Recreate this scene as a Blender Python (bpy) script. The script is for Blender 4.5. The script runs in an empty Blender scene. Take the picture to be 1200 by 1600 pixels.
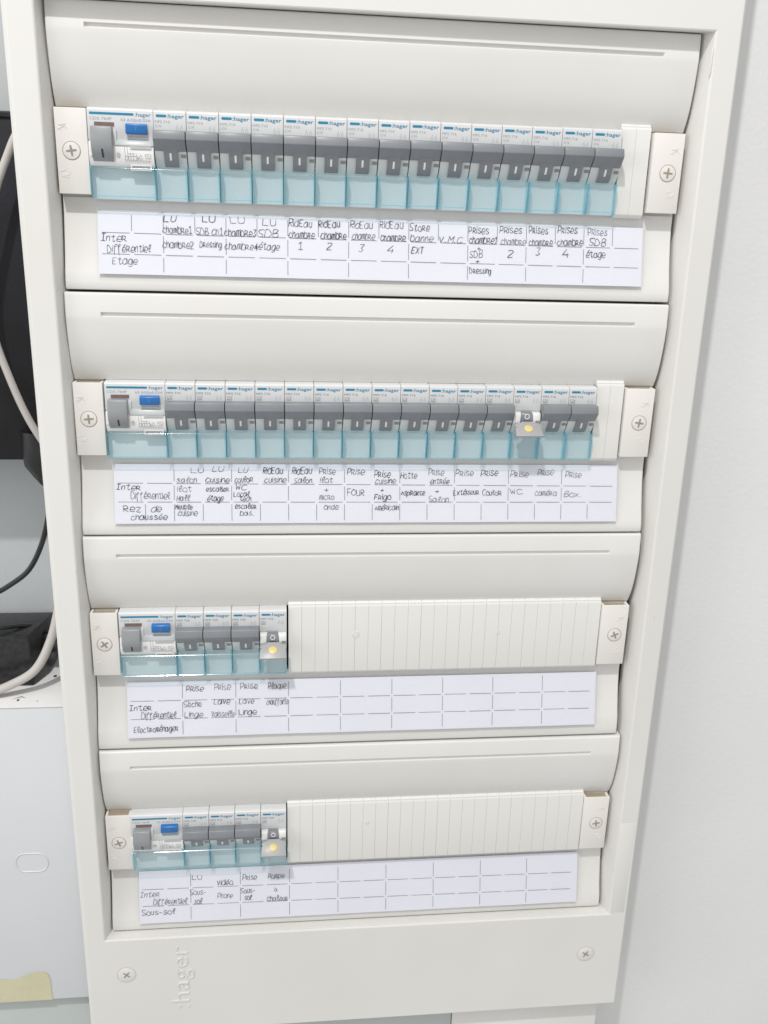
import bpy, bmesh, math, random
from mathutils import Vector
random.seed(7)
S = 0.001                      # everything below is written in millimetres
scene = bpy.context.scene
COL = scene.collection

# ------------------------------------------------------------------ camera
cam_d = bpy.data.cameras.new('camera'); cam = bpy.data.objects.new('camera', cam_d); COL.objects.link(cam)
cam.location = (105.48*S, -542.73*S, -51.83*S)
cam.rotation_euler = (1.2611858, -0.0295486, -0.1040191)
cam_d.sensor_fit = 'VERTICAL'; cam_d.sensor_height = 24.0; cam_d.sensor_width = 18.0
cam_d.lens = 1412.1/1600*24.0
cam_d.clip_start = 0.01; cam_d.clip_end = 50
scene.camera = cam
# ------------------------------------------------------------------ light: the room's glow, its ceiling lamps and an added left fill
world = bpy.data.worlds.new('World'); scene.world = world; world.use_nodes = True
bg = world.node_tree.nodes['Background']
bg.inputs[0].default_value = (1.0, 0.995, 0.982, 1); bg.inputs[1].default_value = 0.80
def lamp(name, loc, target, size, power, color, spread=180):
    d = bpy.data.lights.new(name, 'AREA'); d.shape = 'DISK'; d.size = size; d.energy = power; d.color = color
    d.spread = math.radians(spread)
    o = bpy.data.objects.new(name, d); COL.objects.link(o); o.location = Vector(loc)*S
    o.rotation_euler = (Vector(target)*S-o.location).to_track_quat('-Z', 'Y').to_euler()
lamp('ceiling_spot', (-200, -900, 1300), (160, 0, -280), 0.065, 25.0, (1.0, 0.985, 0.96))
lamp('ceiling_panel', (250, -1500, 1900), (160, 0, -280), 1.1, 9.0, (1.0, 0.99, 0.98))
lamp('left_fill', (-1700, -1100, 150), (160, 0, -280), 1.3, 13.0, (1.0, 0.99, 0.985))  # added soft fill for the left-facing bevels, no known window
vs = scene.view_settings
vs.view_transform = 'Standard'; vs.look = 'None'; vs.gamma = 1; vs.use_curve_mapping = False; vs.exposure = -0.39
scene.render.engine = 'CYCLES'
try:
    scene.cycles.transparent_max_bounces = 24
except Exception: pass

# ------------------------------------------------------------------ materials
def mat(name, color, rough=0.45, spec=0.5, vary=0.03, scale=60, bump=0.0, bscale=900, metal=0.0):
    m = bpy.data.materials.new(name); m.use_nodes = True
    nt = m.node_tree; n = nt.nodes; l = nt.links; p = n['Principled BSDF']
    p.inputs['Roughness'].default_value = rough; p.inputs['Metallic'].default_value = metal
    p.inputs['Specular IOR Level'].default_value = spec
    tc = n.new('ShaderNodeTexCoord')
    nz = n.new('ShaderNodeTexNoise'); nz.inputs['Scale'].default_value = scale; nz.inputs['Detail'].default_value = 5
    l.new(tc.outputs['Object'], nz.inputs['Vector'])
    r = n.new('ShaderNodeValToRGB')
    c = color
    r.color_ramp.elements[0].position = 0.3; r.color_ramp.elements[1].position = 0.7
    r.color_ramp.elements[0].color = (c[0]*(1-vary), c[1]*(1-vary*1.1), c[2]*(1-vary*1.5), 1)
    r.color_ramp.elements[1].color = (min(1, c[0]*(1+vary*.6)), min(1, c[1]*(1+vary*.6)), min(1, c[2]*(1+vary*.7)), 1)
    l.new(nz.outputs['Fac'], r.inputs['Fac']); l.new(r.outputs['Color'], p.inputs['Base Color'])
    if bump:
        nb = n.new('ShaderNodeTexNoise'); nb.inputs['Scale'].default_value = bscale; nb.inputs['Detail'].default_value = 4
        l.new(tc.outputs['Object'], nb.inputs['Vector'])
        b = n.new('ShaderNodeBump'); b.inputs['Strength'].default_value = bump; b.inputs['Distance'].default_value = 0.0004
        l.new(nb.outputs['Fac'], b.inputs['Height']); l.new(b.outputs['Normal'], p.inputs['Normal'])
    return m
def clear(name, tint, refl=0.06, rough=0.12, haze=0.0, hazecol=(.8, .82, .86)):
    m = bpy.data.materials.new(name); m.use_nodes = True
    nt = m.node_tree; n = nt.nodes; l = nt.links; n.remove(n['Principled BSDF']); out = n['Material Output']
    t = n.new('ShaderNodeBsdfTransparent'); t.inputs[0].default_value = (*tint, 1)
    g = n.new('ShaderNodeBsdfGlossy'); g.inputs['Roughness'].default_value = rough; g.inputs[0].default_value = (1, 1, 1, 1)
    lw = n.new('ShaderNodeFresnel'); lw.inputs[0].default_value = 1.49
    mu = n.new('ShaderNodeMath'); mu.operation = 'MULTIPLY'; mu.inputs[1].default_value = refl/0.04
    ge = n.new('ShaderNodeNewGeometry'); ff = n.new('ShaderNodeMath'); ff.operation = 'SUBTRACT'; ff.inputs[0].default_value = 1.0
    l.new(ge.outputs['Backfacing'], ff.inputs[1]); fm = n.new('ShaderNodeMath'); fm.operation = 'MULTIPLY'
    l.new(lw.outputs[0], fm.inputs[0]); l.new(ff.outputs[0], fm.inputs[1]); l.new(fm.outputs[0], mu.inputs[0])
    mx = n.new('ShaderNodeMixShader'); l.new(mu.outputs[0], mx.inputs[0]); l.new(t.outputs[0], mx.inputs[1]); l.new(g.outputs[0], mx.inputs[2])
    last = mx
    if haze:
        d = n.new('ShaderNodeBsdfDiffuse'); d.inputs[0].default_value = (*hazecol, 1)
        m2 = n.new('ShaderNodeMixShader'); m2.inputs[0].default_value = haze
        l.new(mx.outputs[0], m2.inputs[1]); l.new(d.outputs[0], m2.inputs[2]); last = m2
    l.new(last.outputs[0], out.inputs[0])
    return m
M = dict(
    cream=mat('cream_plastic', (.735, .728, .705), .42, .4, .035, 11, .10, 1500),
    frame=mat('frame_paint', (.74, .73, .705), .45, .4, .035, 8, .16, 1100),
    tab=mat('tab_plastic', (.775, .75, .72), .40, .4, .015, 20, .06, 1500),
    pocket=mat('pocket_plastic', (.42, .35, .25), .6, .3, .05, 60),
    blank=mat('blanking_plastic', (.75, .742, .715), .42, .4, .015, 14, .06, 1500),
    device=mat('device_plastic', (.635, .645, .655), .38, .45, .02, 60, .05, 2500),
    nose=mat('nose_plastic', (.66, .70, .70), .35, .45, .03, 90, .05, 2500),
    barrel=mat('barrel_plastic', (.80, .80, .80), .30, .5, .03, 120),
    greyplate=mat('grey_window', (.44, .46, .47), .25, .5, .1, 160),
    toggle=mat('toggle_plastic', (.225, .238, .26), .36, .45, .05, 120, .06, 2500),
    lever=mat('lever_plastic', (.29, .305, .32), .36, .45, .05, 120, .06, 2500),
    flap=mat('flap_plastic', (.37, .37, .375), .36, .45, .04, 120),
    lipshade=mat('lip_shade_grey', (.50, .535, .54), .35, .4, .03, 90),
    dusty=mat('dusty_black_plastic', (.022, .023, .026), .30, .5, .45, 320, .2, 500),
    dark=mat('dark_slot', (.045, .047, .055), .5, .4, .1, 100),
    gap=mat('dark_inside', (.06, .055, .05), .8, .2, .1, 30),
    slotgrey=mat('slot_grey', (.27, .27, .28), .5, .4, .1, 100),
    whiteink=mat('white_ink', (.80, .82, .84), .5, .4, .02, 100),
    yellow=mat('yellow_button', (.70, .58, .24), .4, .4, .06, 200),
    red=mat('red_flag', (.22, .14, .135), .4, .4, .15, 200),
    blue=mat('blue_button', (.018, .15, .44), .3, .5, .05, 200),
    teal=mat('teal_ink', (.025, .22, .38), .45, .4, .06, 300),
    greyink=mat('grey_ink', (.34, .355, .38), .5, .3, .08, 300),
    darkink=mat('dark_ink', (.20, .21, .24), .5, .3, .08, 300),
    pen=mat('pen_ink', (.016, .017, .04), .5, .3, .25, 500),
    rule=mat('printed_rule', (.11, .11, .13), .6, .3, .1, 300),
    paper=mat('label_paper', (.775, .785, .85), .75, .2, .012, 30, .12, 700),
    screw=mat('screw_plastic', (.745, .725, .695), .35, .45, .03, 80),
    ringline=mat('screw_gap', (.52, .50, .46), .5, .4, .05, 200),
    cross=mat('screw_recess', (.33, .29, .24), .5, .4, .1, 200),
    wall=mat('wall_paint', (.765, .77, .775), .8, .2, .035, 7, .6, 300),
    backwall=mat('back_wall_shaded', (.50, .53, .54), .8, .2, .03, 6, .4, 260),  # shade of the niche is put into this darker grey
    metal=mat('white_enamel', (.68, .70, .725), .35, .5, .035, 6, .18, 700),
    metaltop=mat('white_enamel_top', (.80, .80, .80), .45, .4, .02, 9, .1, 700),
    base=mat('grey_green_enamel', (.50, .54, .53), .45, .4, .04, 10, .15, 700),
    blackp=mat('black_plastic', (.018, .019, .022), .32, .5, .5, 45, .35, 420),
    blackb=mat('black_board_paint', (.016, .017, .022), .6, .3, .3, 30, .3, 600),
    greycable=mat('grey_cable', (.53, .50, .48), .45, .4, .05, 60),
    tape=mat('masking_tape', (.60, .57, .40), .8, .2, .06, 40, .5, 500),
    clearblue=clear('clear_blue_plastic', (.945, .981, .990), .04, .12, .04, (.62, .90, .95)),
    clearedge=clear('clear_blue_edge', (.80, .94, .965), .10, .12, .16, (.22, .66, .80)),
    clearlabel=clear('clear_label_plastic', (.985, .985, .988), .008, .35, .035),
)

# ------------------------------------------------------------------ mesh helpers
class MB:
    def __init__(s): s.v = []; s.f = []
    def add(s, vs_, fs):
        k = len(s.v); s.v += [tuple(v) for v in vs_]; s.f += [tuple(i+k for i in f) for f in fs]; return s
    def box(s, x0, x1, y0, y1, z0, z1):
        return s.add([(x, y, z) for x in (x0, x1) for y in (y0, y1) for z in (z0, z1)],
                     [(0, 1, 3, 2), (4, 6, 7, 5), (0, 4, 5, 1), (2, 3, 7, 6), (0, 2, 6, 4), (1, 5, 7, 3)])
    def prism(s, prof, x0, x1):            # prof: closed list of (y,z); extruded along x
        n = len(prof)
        return s.add([(x0, y, z) for y, z in prof]+[(x1, y, z) for y, z in prof],
                     [tuple(range(n)), tuple(range(2*n-1, n-1, -1))]+[(i, i+n, (i+1) % n+n, (i+1) % n) for i in range(n)])
    def prismy(s, poly, y0, y1):           # poly: closed list of (x,z); extruded along y
        n = len(poly)
        return s.add([(x, y0, z) for x, z in poly]+[(x, y1, z) for x, z in poly],
                     [tuple(range(n)), tuple(range(2*n-1, n-1, -1))]+[(i, i+n, (i+1) % n+n, (i+1) % n) for i in range(n)])
    def disc(s, cx, cz, r, y0, y1, n=24, rx=None):
        rx = rx or r
        return s.prismy([(cx+rx*math.cos(2*math.pi*i/n), cz+r*math.sin(2*math.pi*i/n)) for i in range(n)], y0, y1)
    def ring(s, cx, cz, r0, r1, y0, y1, n=28, a0=0, a1=360, sx=1):
        m = n if a1-a0 < 360 else n
        vs_ = []; fs = []
        full = (a1-a0 >= 360)
        for i in range(m+(0 if full else 1)):
            a = math.radians(a0+(a1-a0)*i/m)
            for (r, y) in ((r0, y1), (r0, y0), (r1, y0), (r1, y1)):
                vs_.append((cx+sx*r*math.cos(a), y, cz+r*math.sin(a)))
        cnt = len(vs_)//4
        for i in range(m):
            a, b = i*4, ((i+1) % cnt)*4
            for k in range(4): fs.append((a+k, b+k, b+(k+1) % 4, a+(k+1) % 4))
        if not full: fs += [(0, 1, 2, 3), ((cnt-1)*4+3, (cnt-1)*4+2, (cnt-1)*4+1, (cnt-1)*4)]
        return s.add(vs_, fs)
    def ribbon(s, pts, w, thick=0.05, surf=None, press=False):   # flat stroke in the xz plane (x,z); surf maps (x,z,lift)->(x,y,z)
        surf = surf or (lambda x, z, l: (x, -l, z))
        n = len(pts)
        if n < 2: return s
        L = []; R_ = []
        for i, (x, z) in enumerate(pts):
            a = pts[max(0, i-1)]; b = pts[min(n-1, i+1)]
            dx, dz = b[0]-a[0], b[1]-a[1]; d = math.hypot(dx, dz) or 1
            ww = w*(1+.28*math.sin(i*.55+x*1.7)) if press else w
            nx, nz = -dz/d*ww/2, dx/d*ww/2
            L.append((x+nx, z+nz)); R_.append((x-nx, z-nz))
        return s.add([surf(x, z, thick) for x, z in L]+[surf(x, z, thick) for x, z in R_],
                     [(i, i+1, n+i+1, n+i) for i in range(n-1)])
    def tube(s, pts, r, n=10, flat=1.0):
        P = [Vector(p) for p in pts]; vs_ = []; fs = []; up = Vector((0, 1, 0.01)).normalized()
        for i, p in enumerate(P):
            t = (P[min(i+1, len(P)-1)]-P[max(i-1, 0)]).normalized()
            a = t.cross(up); a = a.normalized() if a.length > 1e-4 else Vector((1, 0, 0)); b = t.cross(a).normalized()
            rr = r[i] if isinstance(r, (list, tuple)) else r
            for k in range(n):
                an = 2*math.pi*k/n; vs_.append(tuple(p+a*math.cos(an)*rr+b*math.sin(an)*rr*flat))
        for i in range(len(P)-1):
            for k in range(n): fs.append((i*n+k, i*n+(k+1) % n, (i+1)*n+(k+1) % n, (i+1)*n+k))
        fs += [tuple(range(n-1, -1, -1)), tuple((len(P)-1)*n+k for k in range(n))]
        return s.add(vs_, fs)
    def mesh(s, name, m, bevel=0.0, seg=2, angle=35, recalc=True):
        me = bpy.data.meshes.new(name); me.from_pydata([(x*S, y*S, z*S) for x, y, z in s.v], [], s.f)
        bm = bmesh.new(); bm.from_mesh(me)
        if recalc: bmesh.ops.recalc_face_normals(bm, faces=bm.faces)
        if bevel:
            es = [e for e in bm.edges if len(e.link_faces) == 2 and e.calc_face_angle(0) > math.radians(30)]
            bmesh.ops.bevel(bm, geom=es, offset=bevel*S, segments=seg, profile=0.5, affect='EDGES', clamp_overlap=True)
        bm.to_mesh(me); bm.free()
        me.polygons.foreach_set('use_smooth', [True]*len(me.polygons))
        me.set_sharp_from_angle(angle=math.radians(angle))
        me.materials.append(m)
        return me
    def build(s, name, m, parent=None, bevel=0.0, **k):
        return link(name, s.mesh(name, m, bevel, **k), parent)
def link(name, me, parent=None, loc=None):
    o = bpy.data.objects.new(name, me); COL.objects.link(o)
    if parent: o.parent = parent
    if loc: o.location = Vector(loc)*S
    return o
def thing(name, loc, label, cat, group=None):
    o = bpy.data.objects.new(name, None); o.empty_display_size = .01; COL.objects.link(o); o.location = Vector(loc)*S
    tag(o, label, cat, group); return o
def tag(o, label=None, cat=None, group=None, kind=None):
    if label: o['label'] = label
    if cat: o['category'] = cat
    if group: o['group'] = group
    if kind: o['kind'] = kind
    return o
def copy_tree(o, parent=None):
    c = o.copy(); COL.objects.link(c); c.parent = parent
    for ch in [x for x in list(o.children)]: copy_tree(ch, c)
    return c
def text_mb(body, x0, x1, zc, h, y=-0.07, mb=None, bold=0.0, surf=None, rot=False, thick=None):
    """font lettering fitted into x0..x1 with capital height h, centred on zc"""
    cu = bpy.data.curves.new('lettering', 'FONT'); cu.body = body; cu.size = 1.0; cu.resolution_u = 2; cu.offset = bold
    o = bpy.data.objects.new('lettering', cu); COL.objects.link(o)
    dg = bpy.context.evaluated_depsgraph_get()
    me = bpy.data.meshes.new_from_object(o.evaluated_get(dg))
    xs = [v.co.x for v in me.vertices]; a, b = min(xs), max(xs)
    mb = mb or MB(); sx = (x1-x0)/(b-a); sz = h/0.72
    mb.add([(x0+(v.co.x-a)*sx, y, zc-h/2+v.co.y*sz) for v in me.vertices], [tuple(p.vertices) for p in me.polygons])
    bpy.data.objects.remove(o); bpy.data.curves.remove(cu); bpy.data.meshes.remove(me)
    return mb
def catmull(P, k=5):
    out = []
    n = len(P)
    if n < 3: return list(P)
    for i in range(n-1):
        p0 = P[max(i-1, 0)]; p1 = P[i]; p2 = P[i+1]; p3 = P[min(i+2, n-1)]
        for j in range(k):
            t = j/k
            out.append(tuple(0.5*((2*b)+(-a+c)*t+(2*a-5*b+4*c-d)*t*t+(-a+3*b-3*c+d)*t**3) for a, b, c, d in zip(p0, p1, p2, p3)))
    out.append(tuple(P[-1])); return out

Z0 = (0.0, -148.71, -296.42, -448.67)          # height of the four rows
ROWN = ('top row', 'second row', 'third row', 'bottom row')

# ================================================================== the setting
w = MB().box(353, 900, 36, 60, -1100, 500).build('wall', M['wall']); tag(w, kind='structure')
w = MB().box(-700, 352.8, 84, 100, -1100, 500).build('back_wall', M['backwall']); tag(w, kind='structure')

# ================================================================== enclosure
enc = thing('distribution_enclosure', (160, 80, -670), 'cream wall enclosure frame holding four rows of breakers, blank lower panel with two screws', 'electrical enclosure')
OX, OY, OZ = -160, -80, 670
def loc(mb):                                   # world millimetres -> local to the enclosure empty
    mb.v = [(x+OX, y+OY, z+OZ) for x, y, z in mb.v]; return mb
mb = MB()
def rect(x0, x1, z0, z1, y):
    inner = x0 > -30
    a0, a1, b0, b1 = (-.5, -2.0, .9, 5.0) if inner else (0, 0, 0, 3.0)       # (top, bottom) of the left and right side
    return [(x0+a1, y, z0), (x1+b1, y, z0), (x1+b0, y, z1), (x0+a0, y, z1)]
FR = [(-38.3, 358.2, -629.5, 160, 8), (-38.6, 358.5, -630, 160.3, -5.6), (-38.2, 358.1, -629.5, 160, -6.8), (-36.0, 356.6, -628.2, 158.5, -8.75),
      (-35.4, 356.0, -627.6, 158, -9), (-22.0, 342.4, -543.2, 55.0, -9), (-21.4, 341.7, -542.6, 54.4, -8.7),
      (-21.0, 341.3, -542.4, 54.1, -8.2), (-18.5, 338.4, -543.3, 54.7, 1.5), (-18.4, 338.1, -543.4, 54.9, 14)]
vs_ = []; fs = []
for r_ in FR: vs_ += rect(*r_)
for i in range(len(FR)-1):
    for k in range(4): fs.append((i*4+k, i*4+(k+1) % 4, (i+1)*4+(k+1) % 4, (i+1)*4+k))
mb.add(vs_, fs); fr = loc(mb).build('front_frame', M['frame'], enc, angle=22)
loc(MB().box(-28, 352.6, 15, 80, -720, 158)).build('back_box', M['frame'], enc, bevel=.6)
loc(MB().box(-27, 350, 13.6, 14.6, -545, 56)).build('inner_chassis', M['gap'], enc)
# small moulded plate on the right leg of the frame
loc(MB().prismy([(347.0, -541.0), (357.6, -541.0), (356.9, -462.0), (346.2, -462.0)], -9.16, -8.5)).build('hinge_cover', M['frame'], enc, bevel=.25)
loc(MB().box(341.2, 342.1, -9.25, -8.5, 32, 46)).build('latch_mark', M['frame'], enc, bevel=.2)
for x, z, w_, h_ in ((-20.9, 5.0, .5, .9), (-23.5, -236, .35, .8), (-22.6, -262, .3, 1.6), (351, -300, .3, 2.2), (60, 70, 1.2, .25), (150, -602, .3, .6), (345, -120, .25, .9)):
    sb = MB().add([(x, -9.04 if -22 > x or x > 0 else -8.35, z), (x+w_, -9.04 if -22 > x or x > 0 else -8.35, z+.2), (x+w_*.8, -9.04 if -22 > x or x > 0 else -8.35, z+h_), (x+.1, -9.04 if -22 > x or x > 0 else -8.35, z+h_*.9)], [(0, 1, 2, 3)])
    loc(sb).build('scuff_mark', M['pocket'], enc)
# duct under the frame
loc(MB().prism([(2, -631), (2, -760), (14, -760), (14, -631)], 234, 351.0)).build('duct_cover', M['cream'], enc, bevel=.5)
loc(MB().prism([(4, -631), (4, -760), (14, -760), (14, -631)], 60, 233.4)).build('duct_cover', M['base'], enc, bevel=.5)

def screw_cross(mb, cx, cz, y, r, ang, w_):
    for a in (ang, ang+90):
        ca, sa = math.cos(math.radians(a)), math.sin(math.radians(a))
        pts = [(-r, -w_*.75), (-r*.45, -w_), (r*.45, -w_), (r, -w_*.75), (r, w_*.75), (r*.45, w_), (-r*.45, w_), (-r, w_*.75)]
        mb.prismy([(cx+u*ca-v*sa, cz+u*sa+v*ca) for u, v in pts], y, y+.3)
        y -= 0.004
    return mb
def screw(parent, cx, cz, y, R_, ang):
    """plastic quarter turn screw head with a Phillips recess, standing in a round well"""
    mb = MB(); mb.ring(cx, cz, R_*.93, R_, y-.03, y+.6, 36)
    mb.build('screw_well', M['cross'], parent)
    s_ = MB().disc(cx, cz, R_*.90, y-.45, y+.5, 36).build('screw', M['screw'], parent, bevel=.22)
    c_ = screw_cross(MB(), cx, cz, y-.50, R_*.58, ang, .62)
    c_.build('cross_recess', M['cross'], s_)
for cx, cz, a in ((-9.9, -573.5, 50), (331.6, -578.5, 58)):
    mbw = MB().ring(cx+OX, cz+OZ, 6.5, 6.85, -9.06+OY, -8.9+OY, 40)
    mbw.build('screw_ring', M['ringline'], enc)
    s_ = MB().disc(cx+OX, cz+OZ, 6.1, -9.22+OY, -8.8+OY, 36).build('screw', M['screw'], enc, bevel=.15)
    screw_cross(MB(), cx+OX, cz+OZ, -9.3+OY, 3.0, a, .6).build('cross_recess', M['cross'], s_)
# moulded maker's name, turned to read upwards
t = text_mb(':hager', 0, 56, 0, 13.5, 0, bold=-.012)
def solid_from_flat(t, y0, y1):
    bm = bmesh.new(); vv = [bm.verts.new(v) for v in t.v]
    for f in t.f:
        try: bm.faces.new([vv[i] for i in f])
        except ValueError: pass
    bmesh.ops.remove_doubles(bm, verts=bm.verts, dist=1e-4)
    r_ = bmesh.ops.extrude_face_region(bm, geom=bm.faces[:])
    for v in r_['geom']:
        if isinstance(v, bmesh.types.BMVert): v.co.y = y0
    for v in bm.verts:
        if abs(v.co.y-y0) > 1e-6: v.co.y = y1
    bm.verts.index_update(); o = MB(); o.v = [tuple(v.co) for v in bm.verts]; o.f = [tuple(v.index for v in f.verts) for f in bm.faces]; bm.free(); return o
t = solid_from_flat(t, -9.65, -8.9)
t.v = [(33.2-z-6, y, -606.0+x) for x, y, z in t.v]
loc(t).build('embossed_name', M['frame'], enc, bevel=.18, seg=1)

# ================================================================== row covers
UP = [(0.6, 54.2), (-0.6, 54.0), (-1.3, 53.4), (-1.6, 52.4), (-2.0, 44.3), (-2.1, 43.6), (-2.25, 40.9), (-2.25, 40.0), (-2.0, 37.5), (-1.5, 33), (-.8, 28), (0.1, 23), (1.2, 18), (2.7, 13), (4.4, 9), (6.2, 5.6), (7.3, 3.5), (9.6, 3.3)]
LO = [(9.6, -42.9), (8.2, -43.1), (8.1, -50), (7.0, -58), (5.2, -67), (3.0, -76), (1.0, -82.6), (0.5, -84.6), (-.2, -88), (-.3, -91.4), (0.1, -92.4), (0.9, -92.9), (2.4, -93.0)]
XB = [(-17.6, 1.3), (-17.35, .5), (-16.8, 0.1), (-16.2, 0), (-.4, 0), (2.0, 0), (316.2, 0), (318.0, 0), (335.4, 0), (336.0, .1), (336.5, .5), (336.8, 1.3)]
def cover(i):
    z0 = Z0[i]
    top = 54.2+(0, .15, .2, .5)[i]; bot = -93.0+(0, .7, -3.4, -.9)[i]
    t_ = thing('row_cover', (160, 0, z0), ('cream cover plate around the top row, its upper strip shaded by the frame',
          'cream cover plate around the second row of breakers, between two dark horizontal seams',
          'cream cover plate around the third row of breakers, above the handwritten Electroménager strip',
          'cream cover plate around the bottom row, just above the blank lower panel')[i], 'cover plate', 'cream cover plates of the four breaker rows')
    mb = MB()
    def sheet(prof, groove):
        nx = len(XB); vs_ = []; fs = []
        for (y, z) in prof:
            for (x, d) in XB: vs_.append((x-160, y+d, z))
        for a in range(len(prof)-1):
            for b in range(nx-1):
                if groove and abs(prof[a][1]-43.6) < .01 and XB[b][0] == 2.0: continue
                fs.append((a*nx+b, a*nx+b+1, (a+1)*nx+b+1, (a+1)*nx+b))
        mb.add(vs_, fs)
        # rim returns
        for xs, d in ((XB[0][0], 1.3), (XB[-1][0], 1.3)):
            vv = [(xs-160, y+d, z) for y, z in prof]+[(xs-160, 12.5, z) for y, z in prof]; n = len(prof)
            mb.add(vv, [(k, k+1, n+k+1, n+k) for k in range(n-1)])
        for (y, z) in (prof[0], prof[-1]):
            vv = [(x-160, y+d, z) for x, d in XB]+[(x-160, 12.5, z) for x, d in XB]
            mb.add(vv, [(k, k+1, nx+k+1, nx+k) for k in range(nx-1)])
    up = [(y, z if z < 50 else z+(top-54.2)) for y, z in UP]
    lo = [(y, z if z > -88 else z+(bot+93.0)) for y, z in LO]
    sheet(up, True); sheet(lo, False)
    # groove
    g0, g1, zt, zb = 2.0-160, 316.2-160, 43.6, 40.9
    a = [(g0, -2.1, zt), (g1, -2.1, zt), (g1, -2.25, zb), (g0, -2.25, zb)]
    b = [(g0+.4, -.6, zt-.25), (g1-.4, -.6, zt-.25), (g1-.4, -.75, zb+.45), (g0+.4, -.75, zb+.45)]
    mb.add(a+b, [(4, 5, 6, 7)]+[(k, (k+1) % 4, 4+(k+1) % 4, 4+k) for k in range(4)])
    # side cheeks behind the screw tabs
    for x0, x1 in ((-17.6, -.4), (316.2, 336.8)): mb.box(x0-160, x1-160, 9.7, 12.5, -43, 3.4)
    mb.build('cover_shell', M['cream'], t_, angle=24)
    # screw tabs
    for (x0, x1, cx, sgn) in ((-17.2, -.35, -9.2, -1), (317.0, 335.4, 327.2, 1)):
        x0 -= 160; x1 -= 160; cx -= 160
        tb = MB()
        zt, zb, yf, yb = 2.4, -41.6, 1.0, 9.4
        tb.box(x0, x1, yf, yf+1.5, zb, zt)                              # front
        tb.box(x0, x0+1.6, yf+1.5, yb, zb, zt); tb.box(x1-1.6, x1, yf+1.5, yb, zb, zt)
        tb.box(x0+1.6, x1-1.6, yb-.7, yb, zb, zt-.15); tb.box(x0+1.6, x1-1.6, yf+1.5, yb-.7, zb, zb+2)
        o = tb.build('screw_tab', M['tab'], t_, bevel=.35)
        MB().box(x0+1.65, x1-1.65, yf+1.55, yb-.75, zb+3, zt-1.5).build('pocket', M['pocket'], o)
        screw(o, cx, -19.4, yf, 4.9, (8, 4, 35, 20)[i]+(0 if sgn < 0 else -12))
        em = MB()
        for zz, k in ((-8.6, 1), (-30.2, -1)):                          # moulded open and closed marks
            ex = cx+sgn*3.4
            em.ring(ex, zz, 1.5, 1.95, yf-.22, yf+.1, 12, 20 if k > 0 else 200, 200 if k > 0 else 380)
            em.prismy([(ex-3.2, zz-.2), (ex-.2, zz+.9), (ex-.2, zz+1.3), (ex-3.4, zz+.3)], yf-.2, yf+.1)
            em.prismy([(ex-2.4, zz+1.9*k), (ex+1.4, zz+2.5*k), (ex+1.3, zz+2.9*k), (ex-2.6, zz+2.3*k)], yf-.2, yf+.1)
        em.build('moulded_mark', M['tab'], o)
    return t_
for i in range(4): cover(i)

# ================================================================== devices
P_BODY = [(13, 3.4), (3.2, 3.3), (1.5, 3.1), (.45, 2.6), (0, 1.9), (0, -11.6), (.5, -12.3), (-.9, -12.9), (-1.9, -13.6), (-2.2, -15.2), (-1.5, -18.2), (.1, -21.4), (2.3, -24.4), (4.0, -26.1), (4.3, -28.2), (4.3, -44), (13, -44)]
def breaker_body(parent, W=17.5):
    MB().prism([p for p in P_BODY[:7]]+[(1.2, -13), (4.3, -27), (4.3, -44), (13, -44)], .12, W-.12).build('housing', M['device'], parent, bevel=.22, seg=1)
    nose = [(1.5, -12.2)]+P_BODY[7:15]+[(8, -28.2), (8, -12.2)]
    MB().prism(nose, .3, W-.3).build('nose', M['nose'], parent, bevel=.15, seg=1)
def terminal_cover(parent, W, holes=True):
    c = MB()
    yt, yb = -1.6, .2
    prof_out = [(4.2, -26.4), (-.3, -26.6), (-1.3, -27.4), (yt, -29.2), (yb, -42.0), (yb+.2, -43.6), (8, -43.8)]
    prof_in = [(8, -42.9), (yb+1.0, -42.7), (yt+.9, -29.6), (-.4, -28.4), (.6, -27.5), (4.2, -27.3)]
    c.prism(prof_out+prof_in, 1.0, W-1.0)
    side = [(4.2, -26.4), (-.3, -26.6), (-1.3, -27.4), (yt-.12, -29.2), (yb-.12, -42.0), (yb+.1, -43.7), (8, -43.9)]
    o = c.build('clear_terminal_cover', M['clearblue'], parent, bevel=.12, seg=1)
    e = MB(); e.prism(side, .25, .95); e.prism(side, W-.95, W-.25); e.box(1.0, W-1.0, yb-.55, yb-.02, -42.5, -41.9)
    e.build('cover_rim', M['clearedge'], o, bevel=.1, seg=1)
    k = MB().disc(W-1.6, -41.0, .75, yb-1.1, yb-.3, 12); k.build('hinge_pin', M['clearblue'], o)
    return o
def print_blue(parent, W, bar1, tx0, tx1):
    b = MB(); r_ = .68
    pts = [(1.4+r_+r_*math.cos(math.radians(a)), r_*math.sin(math.radians(a))) for a in range(90, 271, 30)]
    pts += [(bar1-r_+r_*math.cos(math.radians(a)), r_*math.sin(math.radians(a))) for a in range(-90, 91, 30)]
    b.add([(x, -.07, z) for x, z in pts], [tuple(range(len(pts)))])
    b.build('brand_bar', M['teal'], parent, recalc=False)
def ring_text(parent, tx0, tx1, m='teal'):
    text_mb(':hager', tx0, tx1, .1, 2.0, bold=.012).build('brand_lettering', M[m], parent)
TYPES = {}
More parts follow.
